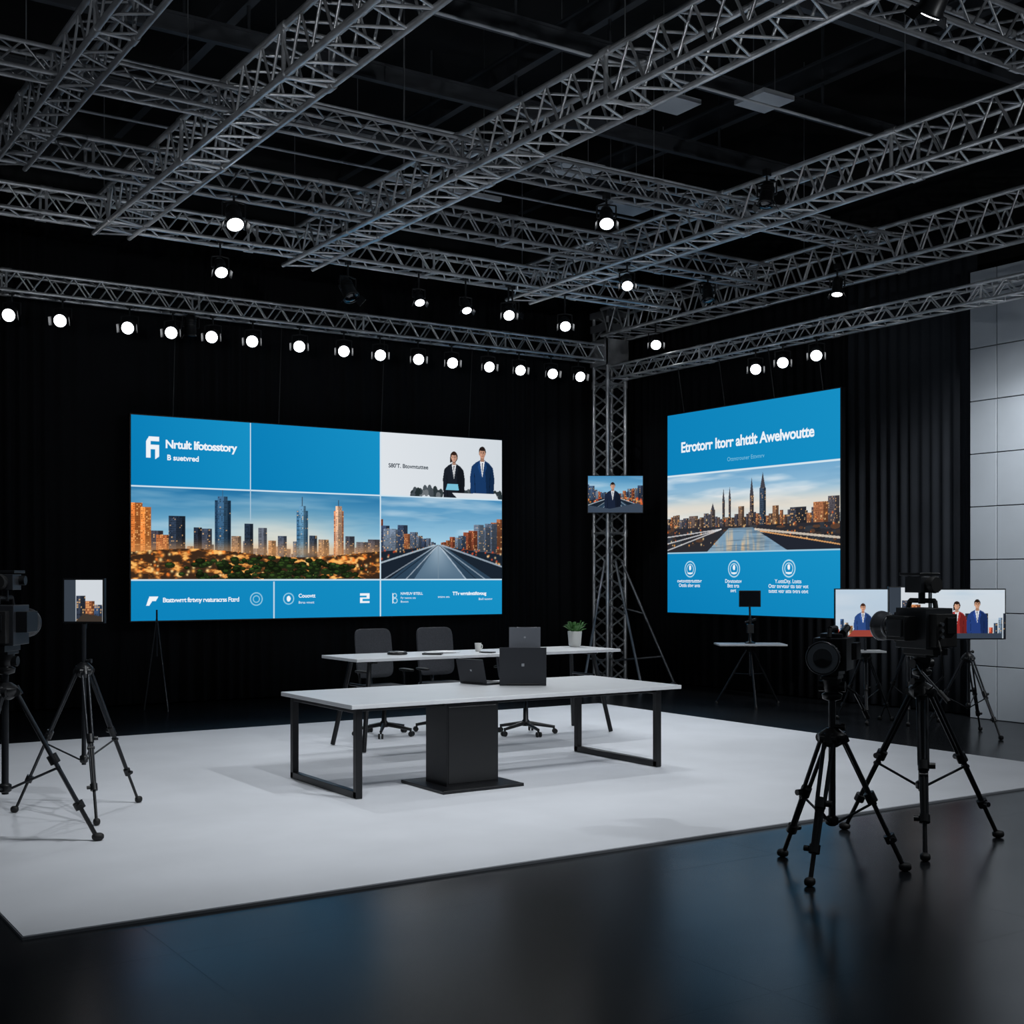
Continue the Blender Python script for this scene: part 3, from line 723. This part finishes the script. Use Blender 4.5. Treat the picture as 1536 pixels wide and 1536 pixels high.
def tripod(B, h_apex, r_foot, rot, top, m=M_tlines, k=1.0, head=True):
    for i in range(3):
        a = rot + i * 2 * math.pi / 3; dx, dy = math.cos(a), math.sin(a)
        tan = Vector((-dy, dx, 0))
        A = Vector((dx * .055 * k, dy * .055 * k, h_apex)); F = Vector((dx * r_foot, dy * r_foot, 0.025))
        mid = A.lerp(F, .46); low = A.lerp(F, .78)
        for sg in (-1, 1):
            B.tube(A + tan * (sg * .024 * k), mid + tan * (sg * .020 * k), 0.0115 * k, m, 8)
            B.tube(mid + tan * (sg * .016 * k), low + tan * (sg * .013 * k), 0.009 * k, m, 8)
        B.tube(mid.lerp(F, .05), F, 0.0125 * k, M_black, 8)
        ax = (F - A).normalized()
        for P, ln in ((mid, .05), (low, .04), (A, .05)):
            B.tube(P - ax * ln * .6, P + ax * ln * .6, 0.030 * k, M_black, 10)
        B.tube(mid + tan * .03 * k, mid + tan * .062 * k, 0.017 * k, M_black, 8)
        B.tube(low - tan * .03 * k, low - tan * .055 * k, 0.015 * k, M_black, 8)
        B.tube(A - tan * .045 * k, A + tan * .045 * k, 0.024 * k, M_black, 10)
        B.sell(F + Vector((dx * .008, dy * .008, .0)), (.034 * k, .028 * k, .025), M_rubber, .8, Euler((0, 0, a)), 14, 8)
        zc = h_apex * .42
        P = A.lerp(F, 1 - (zc + .06) / h_apex)
        B.tube((dx * .02, dy * .02, zc - .05), P, 0.008 * k, m, 6)
        B.tube(P - tan * .025, P + tan * .025, .014 * k, M_black, 8)
    B.tube((0, 0, h_apex * .34), (0, 0, top), 0.019 * k, m, 10)
    B.lathe([(.0185 * k, -.03), (.034 * k, -.02), (.034 * k, .02), (.02 * k, .03)], M_black, (0, 0, h_apex * .38))
    B.lathe([(.03 * k, -.05), (.06 * k, -.03), (.075 * k, 0), (.075 * k, .025), (.05 * k, .045), (.03 * k, .06)], M_black, (0, 0, h_apex), n=20)
    B.tube((0, 0.0, h_apex + .07), (.05 * k, 0, h_apex + .07), .012 * k, M_black, 8); B.tube((.05 * k, 0, h_apex + .07), (.07 * k, 0, h_apex + .07), .02 * k, M_black, 8)
    if head:
        B.lathe([(.022 * k, -.13), (.05 * k, -.12), (.055 * k, -.09), (.035 * k, -.08), (.045 * k, -.06), (.05 * k, -.03), (.05 * k, 0)], M_black, (0, 0, top), n=20)
        B.tube((-.07 * k, 0, top - .045), (.07 * k, 0, top - .045), .028 * k, M_black, 12)
        B.box((0, 0, top + .008), (.09 * k, .16 * k, .02), M_black)
        B.path([(.06 * k, .03, top - .045), (.10 * k, .12, top - .09), (.12 * k, .32, top - .22)], .008, m, 8)
        B.tube((.118 * k, .29, top - .20), (.125 * k, .38, top - .26), .015, M_rubber, 8)

def monitor_on_stand(name, loc, rz, W, H, zc, kind, h_apex, r_foot, rot, shelf=False):
    B = MB(); tripod(B, h_apex, r_foot, rot, zc - H / 2 - .02, k=.85, head=False)
    zb = zc - H / 2
    B.tube((0, 0.01, zb - .05), (0, 0.045, zb + H * .5), .016, M_black, 8)
    B.box((0, .04, zc), (.14, .03, .14), M_black)
    B.box((0, .01, zc), (W + .024, .032, H + .024), M_black)
    B.box((0, .03, zc), (W * .8, .03, H * .7), M_black)
    if shelf:
        B.box((0, 0, shelf), (.42, .30, .02), M_white); B.tube((0, 0, shelf - .06), (0, 0, shelf), .04, M_black, 10)
    o = B.build(name, loc, rz)
    picture(mini_picture(W, H, kind), 'screen_picture', o, (0, -.009, zb))
    return o
RC = math.radians(-33.3)
monitor_on_stand('monitor_on_tripod', (11.8, 10.3, 0), RC, .71, .56, 1.295, 1, .76, .36, .3, shelf=.84)
monitor_on_stand('monitor_on_tripod', (11.75, 8.82, 0), RC + .05, .81, .53, 1.32, 2, .84, .46, .9)
monitor_on_stand('monitor_on_tripod', (12.15, 9.95, 0), RC, .46, .40, 1.40, 3, .84, .38, .2)
monitor_on_stand('monitor_on_tripod', (2.44, 9.35, ZC), RC - .12, .29, .30, 1.535, 3, 1.03, .50, math.radians(-55))

# monitor on tower
B = MB(); B.box((0, 0, 0), (.89, .045, .60), M_black); B.box((0, .05, 0), (.5, .06, .3), M_black)
B.tube((0, .06, 0), (0.02, .20, 0), .03, M_black)
o = B.build('wall_mounted_monitor', (12.46, 15.97, 3.04), RC)
picture(mini_picture(.87, .58, 0), 'screen_picture', o, (0, -.024, -.29))

# ------------------------------------------------------------ cameras on tripods
def lens(B, y0, k, zc=0.0, xc=0.0):
    prof = [(.055, .0), (.062, -.01), (.062, -.05), (.070, -.055), (.070, -.11), (.076, -.115), (.076, -.15), (.092, -.17), (.096, -.215), (.090, -.22), (.084, -.205)]
    B.lathe([(r * k, y0 + h * k) for r, h in prof], M_cam, (xc, 0, zc), 'Y', 28)
    B.lathe([(.083 * k, y0 - .205 * k), (.05 * k, y0 - .212 * k), (.003, y0 - .215 * k)], M_glass, (xc, 0, zc), 'Y', 28)
    B.lathe([(.0775 * k, y0 - .128 * k), (.0775 * k, y0 - .132 * k)], M_chrome, (xc, 0, zc), 'Y', 28)
    B.lathe([(.0975 * k, y0 - .205 * k), (.0975 * k, y0 - .212 * k)], M_chrome, (xc, 0, zc), 'Y', 28)
    B.lathe([(.060 * k, y0 - .2135 * k), (.056 * k, y0 - .2145 * k)], M_chrome, (xc, 0, zc), 'Y', 28)
    B.lathe([(.055 * k, y0 - .2150 * k), (.003 * k, y0 - .2175 * k)], M_glass, (xc, 0, zc), 'Y', 28)
    for i in range(16):
        a = i * math.pi / 8
        B.box((xc + math.cos(a) * .071 * k, y0 - .082 * k, zc + math.sin(a) * .071 * k), (.010 * k, .05 * k, .010 * k), M_rubber, Euler((0, -a, 0)))
def cine_camera(B, z):
    c = z + .125
    B.box((0, .05, c), (.19, .22, .19), M_cam)
    B.box((0, -.03, c + .01), (.15, .06, .16), M_steel)
    B.box((0, .05, c + .105), (.13, .16, .03), M_cam)
    B.box((.02, .19, c), (.13, .07, .15), M_rubber)
    lens(B, -.055, 1.0, c - .01)
    B.path([(0, .12, c + .11), (0, .12, c + .15), (0, -.06, c + .15), (0, -.08, c + .10)], .014, M_rubber, 8)
    B.box((.135, .02, c + .02), (.03, .14, .10), M_black); B.box((-.115, .06, c - .02), (.04, .10, .13), M_rubber)
    B.tube((.06, .0, c + .12), (.06, .14, c + .15), .022, M_black, 12)
    B.box((0, .03, z + .015), (.10, .20, .03), M_steel)
    for i in range(4): B.tube((-.136, .02 + i * .03, c + .03), (-.142, .02 + i * .03, c + .03), .008, M_chrome, 8)
def studio_camera(B, z, k=1.0):
    c = z + .165 * k
    B.box((0, .02, c), (.22 * k, .26 * k, .25 * k), M_cam)
    B.box((0, .17 * k, c - .01), (.17 * k, .08 * k, .20 * k), M_rubber)
    B.box((-.03, .215 * k, c + .02), (.07 * k, .02, .10 * k), M_steel)
    for i in range(3): B.tube((.05 * k, .21 * k, c - .05 + i * .04), (.05 * k, .23 * k, c - .05 + i * .04), .012, M_chrome, 10)
    B.box((0, -.13 * k, c), (.17 * k, .05, .19 * k), M_steel)
    lens(B, -.15 * k, 1.0 * k, c)
    B.box((.15 * k, -.02, c + .0), (.10 * k, .16 * k, .15 * k), M_black); B.box((-.14 * k, .02, c + .02), (.08 * k, .18 * k, .13 * k), M_steel)
    B.box((.205 * k, -.02, c), (.012, .12, .11), M_cam)
    B.path([(0, .12 * k, c + .12), (0, .11 * k, c + .17 * k), (0, -.10 * k, c + .17 * k), (0, -.12 * k, c + .12)], .016, M_rubber, 8)
    B.tube((0, .0, c + .15 * k), (0, .0, c + .22 * k), .022, M_steel, 8)
    B.box((0, .0, c + .27 * k), (.15 * k, .14 * k, .10 * k), M_cam); B.lathe([(.046 * k, 0), (.054 * k, .05 * k), (.046 * k, .07 * k)], M_rubber, (0, .06 * k, c + .27 * k), 'Y', 18)
    B.box((0, -.02, c + .335 * k), (.17 * k, .18 * k, .018), M_steel)
    B.tube((-.06 * k, -.05, c + .28 * k), (-.11 * k, -.05, c + .28 * k), .03 * k, M_black, 12)
    B.box((0, .03, z + .02), (.12 * k, .26 * k, .04), M_steel)
    B.path([(.05, .18 * k, c - .04), (.10, .26 * k, c - .14), (.04, .22 * k, c - .30), (.02, .06, c - .42)], .006, M_rubber, 6)
def rz_for(dx, dy):
    return math.atan2(dx, -dy)
B = MB(); tripod(B, .78, .42, math.radians(25), 1.13, k=1.1); cine_camera(B, 1.15)
B.build('video_camera_on_tripod', (5.66, 5.19, 0), rz_for(-.86, -.52), bevel=.004)
B = MB(); tripod(B, .98, .56, math.radians(48), 1.21, k=1.15); studio_camera(B, 1.225, k=1.04)
B.build('video_camera_on_tripod', (6.76, 5.43, 0), rz_for(.12, .95), bevel=.004)
B = MB(); tripod(B, .98, .55, math.radians(80), 1.22, k=1.15); studio_camera(B, 1.24)
B.build('video_camera_on_tripod', (1.72, 8.46, ZC), rz_for(.55, .84), bevel=.004)

# side table with small monitor
B = MB()
B.box((0, 0, .82), (.90, .50, .022), M_white)
B.tube((0, 0, .40), (0, 0, .81), .02, M_tlines, 10); B.lathe([(.03, .72), (.05, .74), (.09, .805)], M_black, n=16)
for i in range(3):
    a = .5 + i * 2 * math.pi / 3; dx, dy = math.cos(a), math.sin(a)
    B.tube((dx * .04, dy * .04, .76), (dx * .48, dy * .48, .015), .016, M_tlines, 8); B.tube((dx * .02, dy * .02, .42), (dx * .23, dy * .23, .42), .008, M_tlines, 6)
    B.lathe([(.022, 0), (.022, .03), (.012, .04)], M_rubber, (dx * .48, dy * .48, 0), n=10)
B.build('side_table', (12.0, 12.45, 0), RC, bevel=.003)
B = MB()
B.lathe([(.07, 0), (.07, .012), (.03, .03), (.02, .1)], M_black); B.tube((0, 0, .08), (0, 0, .34), .024, M_black, 10)
B.box((0, 0, .20), (.09, .08, .12), M_black); B.tube((0, 0, .34), (.0, .03, .50), .014, M_black, 8)
B.box((0, .02, .60), (.29, .03, .22), M_black); B.box((0, .002, .60), (.27, .008, .20), M_glass); B.tube((-.07, 0, .28), (.08, 0, .33), .016, M_black)
B.build('field_monitor', (12.0, 12.45, .832), RC, bevel=.003)

# ------------------------------------------------------------ tables
B = MB()
X0, X1, Y0, Y1 = 4.27, 7.56, 8.72, 10.08
cx, cy = (X0 + X1) / 2, (Y0 + Y1) / 2; wX, wY = X1 - X0, Y1 - Y0
B.box((0, 0, .733 - ZC), (wX, wY, .034), M_white)
for sg in (-1, 1):
    x = sg * (wX / 2 - .09)
    if sg > 0: x = wX / 2 - .22
    for y in (-wY / 2 + .08, wY / 2 - .08): B.box((x, y, .36 - ZC / 2), (.055, .055, .71 - ZC), M_steel)
    B.box((x, 0, .028), (.055, wY - .11, .055), M_steel); B.box((x, 0, .716 - ZC - .02), (.05, wY - .11, .04), M_steel)
for y in (-wY / 2 + .12, wY / 2 - .12): B.box((-.07, y, .716 - ZC - .015), (wX - .36, .04, .03), M_steel)
B.build('conference_table', (cx, cy, ZC), bevel=.004)
B = MB()
B.box((0, 0, .0125), (.76, .70, .025), M_steel); B.box((0, 0, .352), (.49, .34, .665), M_steel)
B.box((0, -.172, .352), (.46, .006, .62), M_black)
B.build('table_pedestal', (5.38, 8.94, ZC), bevel=.004)

# rear table (bar height)
B = MB()
rx0, rx1, ry0, ry1 = 5.44, 8.66, 11.0, 11.80; cx, cy = (rx0 + rx1) / 2, (ry0 + ry1) / 2; wX, wY = rx1 - rx0, ry1 - ry0
B.box((0, 0, .915 - ZC), (wX, wY, .03), M_white)
for sg in (-1, 1):
    for q in (-1, 1):
        B.tube((sg * (wX / 2 - .24), q * (wY / 2 - .2), .90 - ZC), (sg * (wX / 2 - .10), q * (wY / 2 - .05), .003), .024, M_steel, 10)
    B.tube((sg * (wX / 2 - .22), -(wY / 2 - .2), .62), (sg * (wX / 2 - .22), (wY / 2 - .2), .62), .014, M_steel, 8)
    B.box((sg * (wX / 2 - .26), 0, .885 - ZC), (.06, wY - .25, .03), M_steel)
B.box((0, 0, .885 - ZC), (wX - .6, .05, .03), M_steel)
B.build('conference_table', (cx, cy, ZC + .003), bevel=.004)

# ------------------------------------------------------------ office chairs (front = -Y)
def chair(loc, rz, back_top=1.12, arms=True):
    B = MB(); zs = .50
    for i in range(5):
        a = i * 2 * math.pi / 5 + .3; d = Vector((math.cos(a), math.sin(a), 0))
        B.tube(d * .03 + Vector((0, 0, .12)), d * .31 + Vector((0, 0, .075)), .024, M_black, 8, r2=.016)
        t = Vector((-d.y, d.x, 0))
        for s_ in (-1, 1): B.tube(d * .32 + t * (s_ * .008) + Vector((0, 0, .028)), d * .32 + t * (s_ * .026) + Vector((0, 0, .028)), .028, M_rubber, 12)
        B.tube(d * .31 + Vector((0, 0, .05)), d * .31 + Vector((0, 0, .09)), .012, M_black, 8)
    B.lathe([(.045, .09), (.045, .14), (.028, .16), (.028, .28), (.018, .285), (.018, .44)], M_steel, n=16)
    B.box((0, .02, .445), (.20, .26, .045), M_black)
    B.sell((0, 0, zs), (.245, .24, .045), M_seat, .35, bend=lambda p: Vector((p.x, p.y, p.z - (.5 * max(0, -p.y - .12) ** 1.3))))
    bh = (back_top - .60) / 2
    B.sell((0, .26, .60 + bh), (.225, .022, bh), M_fabric, .3, Euler((math.radians(-8), 0, 0)), 28, 14, bend=lambda p: Vector((p.x, p.y - .9 * p.x * p.x, p.z)))
    B.path([(0, .12, .44), (0, .27, .46), (0, .30, .59), (0, .31, .60 + bh)], .02, M_black, 8)
    B.path([(-.16, .30, .60 + bh), (.16, .30, .60 + bh)], .014, M_black, 8)
    if arms:
        for s_ in (-1, 1):
            B.path([(s_ * .20, .03, .46), (s_ * .275, .03, .48), (s_ * .275, .05, .68)], .014, M_black, 8)
            B.sell((s_ * .275, -.01, .695), (.035, .13, .015), M_rubber, .5, None, 16, 8)
    return B.build('office_chair', loc, rz)
chair((6.34, 12.16, ZC), .05, 1.14)
chair((7.09, 12.16, ZC), -.04, 1.14)
chair((7.68, 11.42, ZC), .5, .86, arms=False)

# ------------------------------------------------------------ laptops (screen opens toward +Y)
def laptop(loc, rz, w_, d_, hl, m, tilt=12, name='laptop'):
    B = MB()
    B.box((0, 0, .009), (w_, d_, .016), m); B.box((0, .03, .0175), (w_ * .86, d_ * .45, .002), M_rubber); B.box((0, .5 * d_ - .05, .0175), (w_ * .3, d_ * .22, .002), m)
    R = Euler((math.radians(tilt), 0, 0)); h = Vector((0, -d_ / 2, .018))
    B.box(h + R.to_matrix() @ Vector((0, 0, hl / 2)), (w_, .008, hl), m, R)
    B.box(h + R.to_matrix() @ Vector((0, .005, hl / 2)), (w_ * .94, .002, hl * .9), M_glass, R)
    B.box(h + R.to_matrix() @ Vector((0, -.005, hl * .52)), (w_ * .06, .002, hl * .08), M_logo, R)
    B.tube(h + Vector((-w_ * .35, 0, -.003)), h + Vector((w_ * .35, 0, -.003)), .007, M_rubber, 8)
    return B.build(name, loc, rz, bevel=.002)
laptop((6.39, 9.55, .7515), RC, .42, .27, .33, M_laptop, 8)
laptop((6.15, 9.84, .7515), RC - .75, .34, .26, .22, M_laptop, 14)
laptop((7.74, 11.53, .935), RC, .34, .23, .23, M_laptop2, 10)

# ------------------------------------------------------------ small items on the rear table
B = MB()
B.lathe([(.055, 0), (.07, .02), (.082, .17), (.078, .175), (.070, .165)], M_pot); B.lathe([(.0, .160), (.071, .162)], M_soil)
rg = random.Random(3)
for i in range(46):
    a = rg.uniform(0, 2 * math.pi); el = rg.uniform(.5, 1.45); L = rg.uniform(.07, .14)
    d = Vector((math.cos(a) * math.cos(el), math.sin(a) * math.cos(el), math.sin(el))); t = Vector((-math.sin(a), math.cos(a), 0))
    p = Vector((math.cos(a) * .03, math.sin(a) * .03, .16)); q = p + d * L
    dr = q + Vector((d.x * .05, d.y * .05, .0))
    B.add([p, q - t * .016, q + t * .016, dr], [(0, 1, 3, 2)], M_leaf); B.tube(p, q, .0025, M_leaf, 5)
B.build('potted_plant', (8.50, 11.64, .935))
B = MB(); B.lathe([(.028, 0), (.036, .085), (.033, .085), (.026, .008)], M_pot, n=20)
B.path([(.032, 0, .07), (.055, 0, .06), (.052, 0, .03), (.03, 0, .02)], .005, M_pot, 6); B.build('coffee_mug', (7.12, 11.5, .935))
B = MB(); B.lathe([(.10, 0), (.105, .012), (.09, .03), (.02, .036)], M_black); B.build('conference_speaker', (6.12, 11.45, .935))
B = MB(); B.box((0, 0, .003), (.30, .21, .006), M_paper); B.box((.06, .02, .008), (.21, .29, .004), M_paper, Euler((0, 0, .3))); B.build('paper_documents', (6.65, 11.5, .935), -.3)
B = MB(); B.box((0, 0, .006), (.08, .16, .010), M_black); B.build('mobile_phone', (7.05, 11.2, .935), .5, bevel=.002)
B = MB(); B.box((0, 0, .008), (.12, .20, .014), M_black); B.build('tablet_computer', (6.42, 11.25, .935), .9, bevel=.002)

B = MB(); B.tube((0, 0, 1.2), (-.18, -.05, 0.01), .010, M_tlines); B.tube((0, 0, 1.2), (.2, .15, 0.01), .010, M_tlines); B.tube((0, 0, 1.2), (.05, -.3, 0.01), .010, M_tlines)
B.tube((0, 0, .7), (0, 0, 1.3), .012, M_tlines); B.build('light_stand', (5.15, 16.2, 0))
